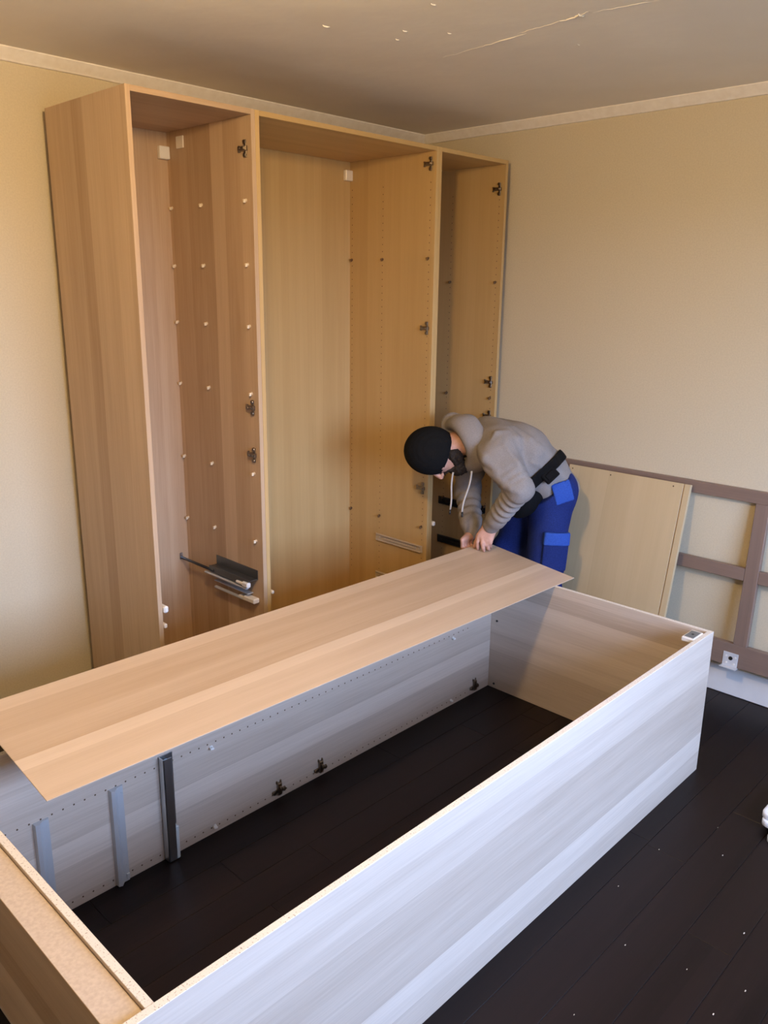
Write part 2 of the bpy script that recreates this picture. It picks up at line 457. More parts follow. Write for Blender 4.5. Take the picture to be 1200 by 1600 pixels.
MB().box((wx - .032, .028, .500), (wx - .001, .10, .522), .004).box((wx - .028, .10, .504), (wx - .001, .14, .514), .002).build('lower_end_cap', M_clear, WL)
q = MB().box((PT + .0005, -.012, .596), (PT + .020, .055, .622), .005).cyl((PT + .012, .012, .609), .007, .012, 1, 10, 1)
q.build('left_end_cap', [M_plastic, M_black], WL)
MB().box((PT + .0005, -.006, .535), (PT + .014, .05, .552), .003).build('lower_left_end_cap', M_clear, WL)
# --- middle wardrobe
WM_ = wardrobe('wardrobe', 'wide yellowish birch wardrobe in the middle of the standing row', GRP, XC - XB - .0006, DW, HW, BIR, (XB, YF, 0))
wx = XC - XB - .0006 - PT
for z in (2.297, 1.586, .821): hinge_plate(WM_, wx, .032, z, -1)
for z in (1.897, .624):
    for y in (.036, .325, .537): shelf_pin(WM_, wx, y, z, -1, M_pind)
pin_holes(WM_, wx, (.031, .326, .535), .30, 2.25, -1)
wall_bracket(WM_, wx, DW - .011, 2.285, -1, M_clear)
slide(WM_, wx, .026, .350, .508, -1, M_beige); slide(WM_, wx, .026, .350, .300, -1, M_beige)
MB().box((PT, -.008, .538), (PT + .012, .06, .552), .003).build('end_cap', M_clear, WM_)
# --- right wardrobe
WR = wardrobe('wardrobe', 'right narrow birch wardrobe of the standing row, next to the side wall', GRP, XD - XC, DW, HW, BIR, (XC, YF, 0))
wx = XD - XC - PT
for z in (2.237, 1.302, 1.125): hinge_plate(WR, wx, .033, z, -1)
for z in (1.80, 1.22, .637):
    for y in (.033, .325): shelf_pin(WR, wx, y, z, -1, M_pind)
pin_holes(WR, wx, (.031, .326), .30, 2.25, -1)
slide(WR, wx, .03, .36, .615, -1, M_black, .04); slide(WR, wx, .03, .36, .39, -1, M_black, .04)
MB().box((PT, -.010, .628), (PT + .018, .04, .650), .004).build('end_cap', M_plastic, WR)
MB().box((PT, -.008, .432), (PT + .012, .05, .444), .003).build('lower_end_cap', M_clear, WR)

# --- wardrobe frame lying on its front: local z -> world x, local x -> world y, local y -> world z
LXE, LYN, LL, LW, LH = -.7058, -2.0952, 2.3627, .9993, .5695
LF = wardrobe('wardrobe_carcass', 'open pale oak wardrobe carcass without back lying on the dark floor', None, LW, LH, LL, WOAK,
              (LXE - LL, LYN, 0), (0, 0, 0), back=False)
LF.matrix_world = Matrix(((0, 0, 1, LXE - LL), (1, 0, 0, LYN), (0, 1, 0, 0), (0, 0, 0, 1)))
wx = LW - PT
zz = lambda X: X - (LXE - LL)
# deep base box at the foot end, raw board on its back, foil on the outside
MB().box((PT, LH - .345, .0004), (LW - PT, LH - .010, .0646), .0008, 0, [(1, 1, 1)]).build('base_box', [OAK['h'], M_mdf], LF)
for X in (-1.953, -1.756, -.831): hinge_plate(LF, wx, .032, zz(X), -1)
for X in (-2.223, -.993):
    for y in (.026, .320): shelf_pin(LF, wx, y, zz(X), -1, M_plastic)
pin_holes(LF, wx, (.024, .335), .16, 2.20, -1, .003)
for X, yb_ in ((-2.782, .332), (-2.559, .332)):
    z = zz(X)
    b = MB().prism([(wx, z - .022), (wx - .016, z - .020), (wx - .020, z - .010), (wx - .008, z + .002), (wx - .008, z + .020), (wx, z + .022)], .004, yb_, 1)
    b.box((wx - .012, .012, z + .010), (wx, .030, z + .020), .001)
    b.cyl((wx - .004, .31, z + .016), .004, .01, 0, 8).cyl((wx - .004, .06, z + .016), .004, .01, 0, 8)
    o = b.build('drawer_runner', M_grey, LF); bmesh_fix(o)
z = zz(-2.390)
o = MB().box((wx - .030, .004, z - .024), (wx, .368, z - .020), .001).box((wx - .030, .004, z - .024), (wx - .027, .368, z + .006), .001).box((wx - .004, .004, z - .024), (wx, .368, z + .024), .001).build('drawer_runner', M_zinc, LF)
MB().box((wx - .025, .13, z - .018), (wx - .005, .355, z + .002), .001).cyl((wx - .020, .34, z + .003), .005, .004, 2, 8).cyl((wx - .018, .31, z + .003), .004, .004, 2, 8).build('sliding_rail', mat('blued steel', (.22, .29, .36), .3, .8), LF)
MB().box((wx - .029, .002, z - .016), (wx - .003, .12, z + .018), .003).build('end_cap', mat('pale blue grey plastic', (.60, .66, .68), .4), LF)
# far end fittings
cv = MB().box((0, -.018, 0), (.046, 0, .086), .003).build('bracket_cover', M_plastic, LF, (PT + .0005, LH + .0015, LL - PT - .112))
MB().box((.006, -.001, .010), (.040, .0012, .076), .0006).cyl((.022, .0016, .043), .005, .0008, 1, 10, 1).build('metal_plate', [mat('grey steel plate', (.20, .22, .24), .4, .3), M_black], cv)
for y in (.330, .022):
    MB().cyl((wx - .034, y, LL - PT - .001), .005, .003, 2, 10).build('cam_lock', M_black, LF)

# --- loose back panel lying across the carcass
A = Vector((-2.8665, -1.3953, LH + .0008)); B = Vector((-.579, -1.434, LH + .0008))
ex = (B - A).normalized(); tilt = math.radians(6.0)
ey = Vector((-ex.y, ex.x, 0)) * math.cos(tilt) + Vector((0, 0, math.sin(tilt)))
en = ex.cross(ey)
Lp, Wp = (B - A).length, .487
bp_ = MB().box((0, 0, 0), (Lp, Wp, .0032), .0006, 0, [(2, -1, 1)]).build('loose_panel', [wood('pale oak foil board', (.50, .36, .235), (.72, .575, .43), (1, 0, 0), (0, 1, 0), .062, .36, .75, .25), M_mdf])
bp_.matrix_world = Matrix(((ex.x, ey.x, en.x, A.x), (ex.y, ey.y, en.y, A.y), (ex.z, ey.z, en.z, A.z), (0, 0, 0, 1)))
tag(bp_, 'long thin pale oak board laid across the open carcass', 'board')

# --- brown bed frame leaning on the right wall
M_bed = wood('mauve brown wood', (.19, .13, .10), (.27, .19, .15), (0, 1, 0), (1, 0, 1), .05, .4, .3, .4)
M_bedv = wood('mauve brown wood upright', (.19, .13, .10), (.27, .19, .15), (0, 0, 1), (1, 1, 0), .05, .4, .3, .4)
lean = math.atan2(.060, .78)
BF = empty('bed_frame', (-.1035, 0, .004), (0, lean, 0))
tag(BF, 'dark brown wooden bed frame of crossed rails leaning on the right wall', 'bed frame')
th = .028
MB().box((0, -2.96, .902), (th + .012, -.96, .955), .002).build('top_rail', M_bed, BF)
MB().box((0, -2.96, .170), (th + .004, -.96, .272), .002).build('bottom_rail', M_bed, BF)
for a, b in ((-1.00, -.96), (-2.01, -1.952), (-2.96, -2.91)):
    lo_z = .272 if a == -2.01 else 0
    MB().box((.001, a, .2715 if a == -2.01 else .0), (th, b, .9025), .002).build('post', M_bedv, BF)
for a, b in ((-1.952, -1.00), (-2.91, -2.01)):
    MB().box((.002, a, .560), (th, b, .616), .002).build('cross_rail', M_bed, BF)
kb = MB().box((-.003, -1.985, .170), (0, -1.920, .232), .0006).box((-.030, -1.990, .166), (0, -1.918, .170), .0006)
kb.cyl((-.0035, -1.954, .207), .009, .002, 0, 14, 1)
for yy, z2 in ((-1.974, .214), (-1.934, .214), (-1.972, .184), (-1.938, .184)): kb.cyl((-.004, yy, z2), .0045, .003, 0, 8, 2)
kb.build('metal_bracket', [M_grey2, M_black, M_plastic], BF)

# --- birch board leaning on the bed frame
LB_H, LB_t = .957, .018
lb_tilt = math.atan2(.198, .936)
LB = empty('birch_board', (-.2535, -1.07, .0035), (0, lb_tilt, 0)); tag(LB, 'yellowish birch board leaning against the brown bed frame', 'board')
lbm = wood('birch foil board', (.52, .395, .22), (.64, .50, .30), (0, 0, 1), (0, 1, 0), .07, .45, .4, .25)
lbp = MB().box((-LB_t, -.580, 0), (0, 0, LB_H), .0008).box((-LB_t, -.612, 0), (0, -.585, LB_H), .0008).box((-LB_t + .008, -.586, .001), (-.001, -.579, LB_H - .001))
lbp.build('panel', lbm, LB)
for yy in (-.02, -.225, -.535): MB().cyl((-LB_t - .0002, yy, LB_H - .018), .0035, .0006, 0, 8).build('screw_hole', M_hole, LB)

# --- white plastic pieces at the right edge of the picture
M_pl2 = mat('glossy white plastic', (.82, .83, .85), .25)
def tray(loc, rz, label, tiltx=0):
    L_, W_, H_, R_ = .26, .15, .022, .026
    def rr(l, w_, r, n=6):
        pts = []
        for cx_, cy_, a0 in ((l / 2 - r, w_ / 2 - r, 0), (-l / 2 + r, w_ / 2 - r, 90), (-l / 2 + r, -w_ / 2 + r, 180), (l / 2 - r, -w_ / 2 + r, 270)):
            for i in range(n + 1):
                a = math.radians(a0 + 90 * i / n); pts.append((cx_ + r * math.cos(a), cy_ + r * math.sin(a)))
        return pts
    rings = [(rr(L_ - .008, W_ - .008, R_ - .004), 0), (rr(L_, W_, R_), .003), (rr(L_, W_, R_), H_ - .003), (rr(L_ - .005, W_ - .005, R_ - .003), H_),
             (rr(L_ - .036, W_ - .036, R_ - .012), H_), (rr(L_ - .044, W_ - .044, R_ - .014), H_ - .010)]
    V = []; F = []
    for pts, z in rings: V += [(x, y, z) for x, y in pts]
    n = len(rings[0][0])
    for i in range(len(rings) - 1):
        for k in range(n): F.append((i * n + k, i * n + (k + 1) % n, (i + 1) * n + (k + 1) % n, (i + 1) * n + k))
    F.append(tuple(range(n))[::-1]); F.append(tuple(range((len(rings) - 1) * n, len(rings) * n)))
    t = empty('plastic_tray', loc, (0, 0, rz)); tag(t, label, 'plastic tray', 'white plastic trays')
    mesh('tray_body', V, F, M_pl2, t, True)
    MB().cyl((-.055, 0, H_ - .004), .012, .004, 2, 14).box((-.02, -.03, H_ - .0102), (.05, .03, H_ - .007), .002).build('insert', mat('grey blue plastic', (.45, .52, .60), .3), t)
    return t
# ------------------------------------------------------------------ the worker
J = dict(
    pelvis=(-0.318, -1.112, 0.877),
    waist=(-0.391, -1.065, 0.969),
    chest=(-0.484, -1.011, 1.055),
    upper=(-0.575, -0.960, 1.095),
    neck=(-0.643, -0.918, 1.109),
    shN=(-0.688, -1.088, 1.081),
    elN=(-0.704, -1.215, 0.942),
    wrN=(-0.654, -1.037, 0.732),
    knN0=(-0.680, -1.024, 0.675),
    shF=(-0.515, -0.806, 1.060),
    elF=(-0.500, -0.779, 0.823),
    wrF=(-0.625, -0.908, 0.665),
    knF0=(-0.649, -0.926, 0.622),
    hipN=(-0.385, -1.172, 0.881),
    hipF=(-0.299, -1.031, 0.885),
    knN=(-0.434, -1.193, 0.530),
    knF=(-0.406, -0.977, 0.557),
    head=(-0.771, -0.785, 1.054),
    dr1a=(-0.753, -0.992, 0.996),
    dr1b=(-0.777, -0.967, 0.810),
    dr2a=(-0.754, -0.889, 0.974),
    dr2b=(-0.760, -0.883, 0.802),
    hood=(-0.681, -0.865, 1.092),
    hood2=(-0.673, -0.814, 1.169),
    strap=(-0.373, -1.084, 0.930),
    buckle=(-0.493, -1.218, 0.974),
    pocket=(-0.455, -1.258, 0.673),
    tpocket=(-0.409, -1.234, 0.890),
    pouch=(-0.485, -1.111, 0.839),
)
FOLDS = [
    (0.012, (-0.699, -0.932, 1.002), (-0.662, -0.971, 0.932), (-0.616, -1.019, 0.874), (-0.579, -1.057, 0.857)),
    (0.011, (-0.681, -0.951, 1.049), (-0.651, -0.982, 0.983), (-0.605, -1.030, 0.904), (-0.574, -1.062, 0.881)),
    (0.009, (-0.633, -1.001, 0.962), (-0.591, -1.045, 0.895), (-0.566, -1.071, 0.875)),
    (0.010, (-0.590, -1.045, 1.166), (-0.569, -1.068, 1.115), (-0.555, -1.081, 1.072)),
    (0.008, (-0.571, -1.065, 1.177), (-0.526, -1.112, 1.115), (-0.492, -1.148, 1.053)),
    (0.007, (-0.554, -1.083, 1.022), (-0.505, -1.133, 1.006), (-0.461, -1.180, 0.986)),
    (0.009, (-0.540, -1.097, 0.985), (-0.487, -1.153, 0.936)),
    (0.010, (-0.676, -0.956, 1.084), (-0.661, -0.972, 1.026), (-0.627, -1.007, 0.974)),
    (0.008, (-0.497, -1.142, 1.087), (-0.467, -1.174, 1.024)),
    (0.009, (-0.611, -1.024, 1.085), (-0.573, -1.064, 1.004), (-0.551, -1.086, 0.946)),
    (0.010, (-0.644, -0.990, 1.113), (-0.629, -1.005, 1.136), (-0.601, -1.034, 1.143)),
]
J = {k_: np.array(v_, float) for k_, v_ in J.items()}
AR = np.array((.6956, -.7183, .0125)); AU = np.array((.1804, .1915, .9648)); AV = -np.array((.6954, .6688, -.2627))
# AR: from his crown towards his hips; AU: up; AV: out of his left side (he faces down and to -x)
def unit(v): v = np.asarray(v, float); return v / np.linalg.norm(v)

class Field:
    """signed distance grid, shapes blended with a smooth minimum"""
    def __init__(s, lo, hi, h):
        s.lo = np.array(lo, float); s.h = h
        s.n = np.ceil((np.array(hi) - s.lo) / h).astype(int) + 1
        s.F = np.full(s.n, .06, np.float32)
    def sl(s, lo, hi):
        a = np.clip(np.floor((np.array(lo) - s.lo) / s.h).astype(int), 0, s.n - 1)
        b = np.clip(np.ceil((np.array(hi) - s.lo) / s.h).astype(int) + 1, 1, s.n)
        ax = [s.lo[i] + s.h * np.arange(a[i], b[i]) for i in range(3)]
        P = np.stack(np.meshgrid(*ax, indexing='ij'), -1).astype(np.float32)
        return tuple(slice(a[i], b[i]) for i in range(3)), P
    def add(s, fn, lo, hi, k=.02, cut=False):
        m = k + .03
        S_, P = s.sl(np.array(lo) - m, np.array(hi) + m)
        d = fn(P); f = s.F[S_]
        if cut: s.F[S_] = np.maximum(f, -d); return s
        if k > 0:
            hh = np.maximum(k - np.abs(f - d), 0) / k
            s.F[S_] = np.minimum(f, d) - hh * hh * k * .25
        else: s.F[S_] = np.minimum(f, d)
        return s
    def cone(s, a, b, ra, rb, k=.02, flat=None, wob=None):
        """tapered limb from a to b; flat = (axis, factor) squeezes the section along axis; wob = (amplitude, count) for cloth rings"""
        a = np.asarray(a, float); b = np.asarray(b, float); R = max(ra, rb)
        def fn(P):
            ab = b - a; q = P - a
            t = np.clip((q @ ab) / (ab @ ab), 0, 1)
            v = q - t[..., None] * ab
            if flat is not None:
                c = v @ flat[0]; v = v + (c * (1 / flat[1] - 1))[..., None] * flat[0]
            r = ra + (rb - ra) * t
            if wob is not None:
                ph = (v @ np.array((.6, -.5, .62))) * 22
                r = r + wob[0] * np.sin(t * wob[1] * 2 * PI + ph) * np.sin(PI * np.clip(t * 1.05, 0, 1)) ** .5
            d = np.sqrt((v * v).sum(-1)) - r
            return d * (min(1, flat[1]) if flat is not None else 1)
        return s.add(fn, np.minimum(a, b) - R, np.maximum(a, b) + R, k)
    def ell(s, c, ax, r, k=.02, cut=False):
        c = np.asarray(c, float); A_ = np.array(ax, float); r = np.array(r, float)
        def fn(P):
            q = (P - c) @ A_.T
            k0 = np.sqrt(((q / r) ** 2).sum(-1)); k1 = np.sqrt(((q / (r * r)) ** 2).sum(-1)) + 1e-6
            return k0 * (k0 - 1) / k1
        return s.add(fn, c - r.max(), c + r.max(), k, cut)
    def torus(s, c, n, R, r, k=.02, squash=None):
        c = np.asarray(c, float); n = unit(n)
        def fn(P):
            q = P - c; z = q @ n; v = q - z[..., None] * n
            if squash is not None:
                e = v @ squash[0]; v = v + (e * (1 / squash[1] - 1))[..., None] * squash[0]
            return np.sqrt((np.sqrt((v * v).sum(-1)) - R) ** 2 + (z / 1.25) ** 2) - r
        return s.add(fn, c - R - r * 1.3, c + R + r * 1.3, k)
    def grid(s):
        return s.sl(s.lo, s.lo + s.h * (s.n - 1))[1]
    def mesh(s, name, m, parent, smooth_it=2, F=None):
        F = s.F if F is None else F
        I = F < 0
        c = np.zeros(np.array(F.shape) - 1, np.int8)
        offs = [(i, j, k) for i in (0, 1) for j in (0, 1) for k in (0, 1)]
        nx, ny, nz = c.shape
        for i, j, k in offs: c += I[i:i + nx, j:j + ny, k:k + nz]
        act = np.argwhere((c > 0) & (c < 8))
        idx = np.full(c.shape, -1, np.int64); idx[tuple(act.T)] = np.arange(len(act))
        val = np.stack([F[tuple((act + np.array(o)).T)] for o in offs], 1)
        acc = np.zeros((len(act), 3)); cnt = np.zeros(len(act))
        for p0 in range(8):
            for bit in (1, 2, 4):
                p1 = p0 | bit
                if p1 == p0: continue
                x, y = val[:, p0], val[:, p1]; mk = (x < 0) != (y < 0)
                t = np.where(mk, x / np.where(mk, x - y, 1), 0)
                o0, o1 = np.array(offs[p0]), np.array(offs[p1])
                acc += np.where(mk[:, None], o0 + t[:, None] * (o1 - o0), 0); cnt += mk
        V = (act + acc / np.maximum(cnt, 1)[:, None]) * s.h + s.lo
        Q = []
        for ax in range(3):
            u, w_ = [(1, 2), (2, 0), (0, 1)][ax]
            sa = [slice(None)] * 3; sb = [slice(None)] * 3; sa[ax] = slice(0, -1); sb[ax] = slice(1, None)
            A0, B0 = I[tuple(sa)], I[tuple(sb)]
            E_ = np.argwhere(A0 != B0)
            E_ = E_[(E_[:, u] > 0) & (E_[:, w_] > 0) & (E_[:, u] < F.shape[u] - 1) & (E_[:, w_] < F.shape[w_] - 1)]
            du = np.zeros(3, int); du[u] = 1; dw = np.zeros(3, int); dw[w_] = 1
            q = np.stack([idx[tuple((E_ - du - dw).T)], idx[tuple((E_ - dw).T)], idx[tuple(E_.T)], idx[tuple((E_ - du).T)]], 1)
            flip = ~A0[tuple(E_.T)]
            q[flip] = q[flip][:, ::-1]; Q.append(q)
        Q = np.concatenate(Q); Q = Q[(Q >= 0).all(1)]
        ed = np.concatenate([Q[:, [0, 1]], Q[:, [1, 2]], Q[:, [2, 3]], Q[:, [3, 0]]])
        for _ in range(smooth_it):
            a2 = np.zeros_like(V); n2 = np.zeros(len(V))
            np.add.at(a2, ed[:, 0], V[ed[:, 1]]); np.add.at(n2, ed[:, 0], 1)
            np.add.at(a2, ed[:, 1], V[ed[:, 0]]); np.add.at(n2, ed[:, 1], 1)
            V = V * .5 + .5 * a2 / np.maximum(n2, 1)[:, None]
        me = bpy.data.meshes.new(name)
        me.vertices.add(len(V)); me.vertices.foreach_set('co', V.astype(np.float32).ravel())
        me.loops.add(len(Q) * 4); me.loops.foreach_set('vertex_index', Q.astype(np.int32).ravel())
        me.polygons.add(len(Q)); me.polygons.foreach_set('loop_start', np.arange(0, len(Q) * 4, 4, dtype=np.int32))
        me.polygons.foreach_set('use_smooth', np.ones(len(Q), bool))
        me.update(calc_edges=True); me.validate()
        me.materials.append(m)
        return link(name, me, parent)

M_skin = noise_mat('skin', (.50, .275, .20), (.60, .34, .26), 40, .5, .15, .0008, 3, spec=.4)
M_hoodie = noise_mat('grey sweatshirt cloth', (.235, .215, .205), (.285, .262, .25), 300, .95, .35, .0008, 2, spec=.1)
M_trouser = noise_mat('royal blue work cloth', (.009, .019, .105), (.014, .029, .15), 220, .85, .3, .0006, 2, spec=.15)
M_accent = noise_mat('bright blue work cloth', (.024, .068, .33), (.032, .09, .40), 220, .85, .3, .0006, 2, spec=.15)
M_beanie = noise_mat('black knit', (.005, .0055, .006), (.010, .010, .011), 350, .95, .5, .001, 2, spec=.1)
M_beard = noise_mat('dark beard hair', (.008, .0055, .004), (.024, .016, .012), 260, .8, .8, .002, 3, stretch=(1, 1, .3))
M_strap = noise_mat('black webbing', (.004, .004, .0045), (.009, .009, .010), 400, .85, .3, .0006, 2, spec=.1)
M_cord = noise_mat('pale drawstring', (.42, .39, .35), (.52, .49, .45), 500, .9, .3, .0004, 2)
M_shoe = mat('black work shoe', (.02, .02, .022), .6)
M_eye = mat('eye white', (.8, .78, .75), .2)

base = (-.36, -1.08, 0)
person = tag(empty('person', base), 'bending worker in black beanie, grey hoodie and blue work trousers, hands on the loose board', 'person')
# parts are modelled in world coordinates and hang under the person's empty
def part(o):
    o.location = (-base[0], -base[1], -base[2]); return o

pel, wai, che, upp, nek = J['pelvis'], J['waist'], J['chest'], J['upper'], J['neck']
sN, eN, wN, sF, eF, wF = J['shN'], J['elN'], J['wrN'], J['shF'], J['elF'], J['wrF']
hN, hF, kN, kF = J['hipN'], J['hipF'], J['knN'], J['knF']
aN = np.array((kN[0] + .03, kN[1] - .02, .10)); aF = np.array((kF[0] + .05, kF[1] - .01, .10))
side = unit(np.array((sN - sF)) * (1, 1, .3))             # towards his left
tdir = unit(nek - pel)
HDC = J['head']
hu = unit(-AR * .95 + AV * .22 - AU * .03); hf = unit(-AU - hu * ((-AU) @ hu)); hl = np.cross(hf, hu) * -1
HAX = (hl, hf, hu)
def hp(x, y, z): return HDC + hl * x + hf * y + hu * z

# --- body (skin): one continuous figure, slimmer than the clothes
Bd = Field((-1.0, -1.36, -.005), (.02, -.52, 1.30), .0045)
Bd.cone(pel + side * .06, wai + side * .05, .095, .085, .03); Bd.cone(pel - side * .06, wai - side * .05, .095, .085, .03)
for s_ in (-.06, 0, .06): Bd.cone(wai + side * s_, upp + side * s_, .085, .08, .03)
Bd.cone(upp, sN, .07, .055, .03); Bd.cone(upp, sF, .07, .055, .03)
Bd.cone(sN, eN, .05, .036, .02); Bd.cone(eN, wN, .036, .024, .02); Bd.cone(sF, eF, .05, .036, .02); Bd.cone(eF, wF, .036, .024, .02)
for h_, k_, a_ in ((hN, kN, aN), (hF, kF, aF)):
    Bd.cone(h_, k_, .075, .05, .03); Bd.cone(k_, a_, .05, .036, .02)
    Bd.cone(a_ - (0, 0, .05), a_ + np.array((-.13, .03, -.065)), .033, .025, .02)
Bd.cone(upp, nek, .07, .060, .03); Bd.cone(nek, hp(0, -.025, -.06), .058, .055, .02)
# head
Bd.ell(hp(0, -.008, .030), HAX, (.074, .096, .092), .02)
Bd.ell(hp(0, .030, -.045), HAX, (.060, .062, .070), .03)
Bd.cone(hp(0, .060, -.098), hp(0, .045, -.085), .024, .03, .02)
for s_ in (-1, 1):
    Bd.cone(hp(.052 * s_, -.005, -.055), hp(.018 * s_, .066, -.100), .020, .018, .02)          # jaw line
    Bd.ell(hp(.040 * s_, .064, -.022), HAX, (.022, .020, .020), .015)                         # cheek bone
    Bd.cone(hp(.012 * s_, .090, .022), hp(.042 * s_, .078, .024), .010, .009, .01)             # brow
    Bd.ell(hp(.031 * s_, .092, .003), HAX, (.015, .010, .009), .006, True)                    # eye socket
    Bd.ell(hp(.074 * s_, -.012, -.008), HAX, (.009, .019, .032), .006)                        # ear
    Bd.ell(hp(.081 * s_, -.008, -.006), HAX, (.006, .010, .020), .004, True)
Bd.cone(hp(0, .090, .012), hp(0, .114, -.032), .008, .012, .010)                               # nose
for s_ in (-1, 1): Bd.ell(hp(.012 * s_, .104, -.036), HAX, (.008, .010, .008), .006)
Bd.cone(hp(-.018, .084, -.062), hp(.018, .084, -.062), .007, .007, .006)                       # lips
Bd.cone(hp(-.015, .082, -.072), hp(.015, .082, -.072), .008, .008, .006)

PA = np.array((A.x, A.y, A.z + .0032)); Pn = np.array(en); Pex = np.array(ex); Pey = np.array(ey)
def on_panel(u, v, h=0.): return PA + Pex * u + Pey * v + Pn * h
def hand(w_, kc, across, n, tips, bend, rad, thumb_tip, kth):
    """w_ wrist, kc centre of the knuckles, across = towards the thumb, n = back of the hand"""
    offs_ = (.031, .011, -.010, -.029)
    K = [kc + across * o + n * (.004 if i in (1, 2) else 0) for i, o in enumerate(offs_)]
    for i in range(4):
        Bd.cone(w_ + across * offs_[i] * .55, K[i], .0145, .0115, .014, (n, .85))
    for i in range(4):
        t0 = K[i]; t3 = tips[i]; L_ = np.linalg.norm(t3 - t0)
        t1 = t0 + (t3 - t0) * .46 + n * bend[i]
        t2 = t0 + (t3 - t0) * .80 + n * bend[i] * .75
        Bd.cone(t0, t1, .0103, .0092, .003); Bd.cone(t1, t2, .0092, .0083, .003); Bd.cone(t2, t3, .0082, .0070, .003)
    th0 = w_ + across * .018 + (kc - w_) * .25
    th1 = th0 + (thumb_tip - th0) * .5 + across * kth
    Bd.cone(th0, th1, .016, .0115, .012); Bd.cone(th1, thumb_tip, .0110, .0085, .004)

# left hand: fingertips pressed on the board near its corner
kN0 = J['knN0']; fN = unit(kN0 - wN); nN = unit(AV * .8 + AU * .35 - AR * .1); nN = unit(nN - fN * (nN @ fN)); acN = np.cross(nN, fN)
if acN @ AR > 0: acN = -acN
tipsN = [on_panel(*t_, .0074) for t_ in ((2.168, .437), (2.176, .407), (2.206, .402), (2.240, .418))]
hand(wN, kN0, acN, nN, tipsN, (.012, .016, .014, .010), 0, on_panel(2.175, .462, .0095), .010)
# right hand: closed round the back edge of the board, fingers under it
kF0 = J['knF0']; fF = unit(kF0 - wF); nF = unit(-Pey * .2 + AV * .6 - AR * .6); nF = unit(nF - fF * (nF @ fF)); acF = np.cross(fF, nF)
if acF @ AR < 0: acF = -acF
edge = lambda u, dv, h: on_panel(u, .487 + dv, h)
tipsF = [edge(u_, -.030, -.013) for u_ in (2.215, 2.195, 2.175, 2.157)]
def hand_far():
    offs_ = (.031, .011, -.010, -.029)
    du = Pex
    kc = edge(2.185, .034, .026)
    for i in range(4):
        K = kc + du * offs_[i]
        Bd.cone(wF + du * offs_[i] * .5, K, .0145, .0115, .014)
        m1 = edge(2.185, .030, -.010) + du * offs_[i] * .95
        t_ = edge(2.185, -.022, -.0135) + du * offs_[i] * .9
        Bd.cone(K, m1, .0100, .0090, .003); Bd.cone(m1, t_, .0088, .0072, .003)
    th0 = wF + du * .02 + (kc - wF) * .3; tt = edge(2.222, -.020, .010)
    Bd.cone(th0, (th0 + tt) / 2 + du * .012 + Pn * .008, .015, .0115, .012); Bd.cone((th0 + tt) / 2 + du * .012 + Pn * .008, tt, .011, .0085, .004)
hand_far()
body = part(Bd.mesh('body', M_skin, person, 1))
for s_ in (-1, 1):
    ev = bmesh.new(); bmesh.ops.create_uvsphere(ev, u_segments=14, v_segments=10, radius=.0115)
    em = bpy.data.meshes.new('eye'); ev.to_mesh(em); ev.free(); em.materials.append(M_eye)
    o = link('eye', em, person, Vector(hp(.031 * s_, .079, .002)) - Vector(base))

def folds(P, amp, f=(1., 1., 1.)):
    x, y, z = P[..., 0] * f[0], P[..., 1] * f[1], P[..., 2] * f[2]
    wq = .35 * np.sin(9 * x + 4 * z) + .3 * np.sin(7 * y - 6 * z)
    return amp * (np.sin(34 * (z * .8 + x * .6) + 3 * wq) * np.sin(11 * y + 6 * x + wq) + .6 * np.sin(48 * (x - y * .5 + z * .3) + 4 * wq) * np.sin(17 * z + wq * 2))

# --- hoodie
HL_, HH_, hs = (-1.0, -1.40, .58), (-.05, -.60, 1.32), .0055
To = Field(HL_, HH_, hs)                                   # trunk only
bk = unit(np.cross(side, tdir)); bk = bk if bk[2] > 0 else -bk      # out of his back
ww = .105
To.cone(pel + tdir * -.01 + side * .072, wai + side * .080, .104, .104, .05); To.cone(pel + tdir * -.01 - side * .072, wai - side * .080, .104, .104, .05)
for s_ in (-.095, 0, .095): To.cone(wai + side * s_ * .85, che + side * s_, .106, .120, .05); To.cone(che + side * s_, upp + side * s_ * .9, .122, .095, .05)
To.cone(che - bk * .03, wai - bk * .06, .09, .085, .06)    # loose front hanging down
To.cone(upp, nek, .090, .070, .04)
To.cone(upp + side * .05, sN, .085, .078, .05); To.cone(upp - side * .05, sF, .085, .078, .05)
Ho = Field(HL_, HH_, hs); Ho.F[:] = To.F
fA = unit(eN - sN)
Ho.cone(sN, sN + (eN - sN) * .5, .080, .070, .035); Ho.cone(sN + (eN - sN) * .45, eN, .070, .058, .02, None, (.005, 3.5))
Ho.cone(eN, eN + (wN - eN) * .78, .057, .046, .02, None, (.0062, 5.5))
Ho.cone(eN + (wN - eN) * .74, wN + (wN - eN) * -.02, .041, .036, .008)
Ho.cone(sF, eF, .078, .060, .03, None, (.005, 3.5)); Ho.cone(eF, eF + (wF - eF) * .76, .060, .050, .02, None, (.006, 4.5))
Ho.cone(eF + (wF - eF) * .72, wF - (wF - eF) * .02, .042, .037, .008)
Pg = Ho.grid()
def on_cloth(P, G):
    """the point of the cloth surface met when coming from his left side"""
    for t_ in np.arange(.30, -.35, -.004):
        q = P + AV * t_; i_ = np.round((q - G.lo) / G.h).astype(int)
        if (i_ >= 0).all() and (i_ < G.n).all() and G.F[tuple(i_)] < 0: return q
    return P
def near_cloth(a, b, G):
    if np.linalg.norm(b - a) > .12: return False
    return all(G.F[tuple(np.round((a + (b - a) * t_ - AV * .006 - G.lo) / G.h).astype(int))] < .012 for t_ in (.25, .5, .75))
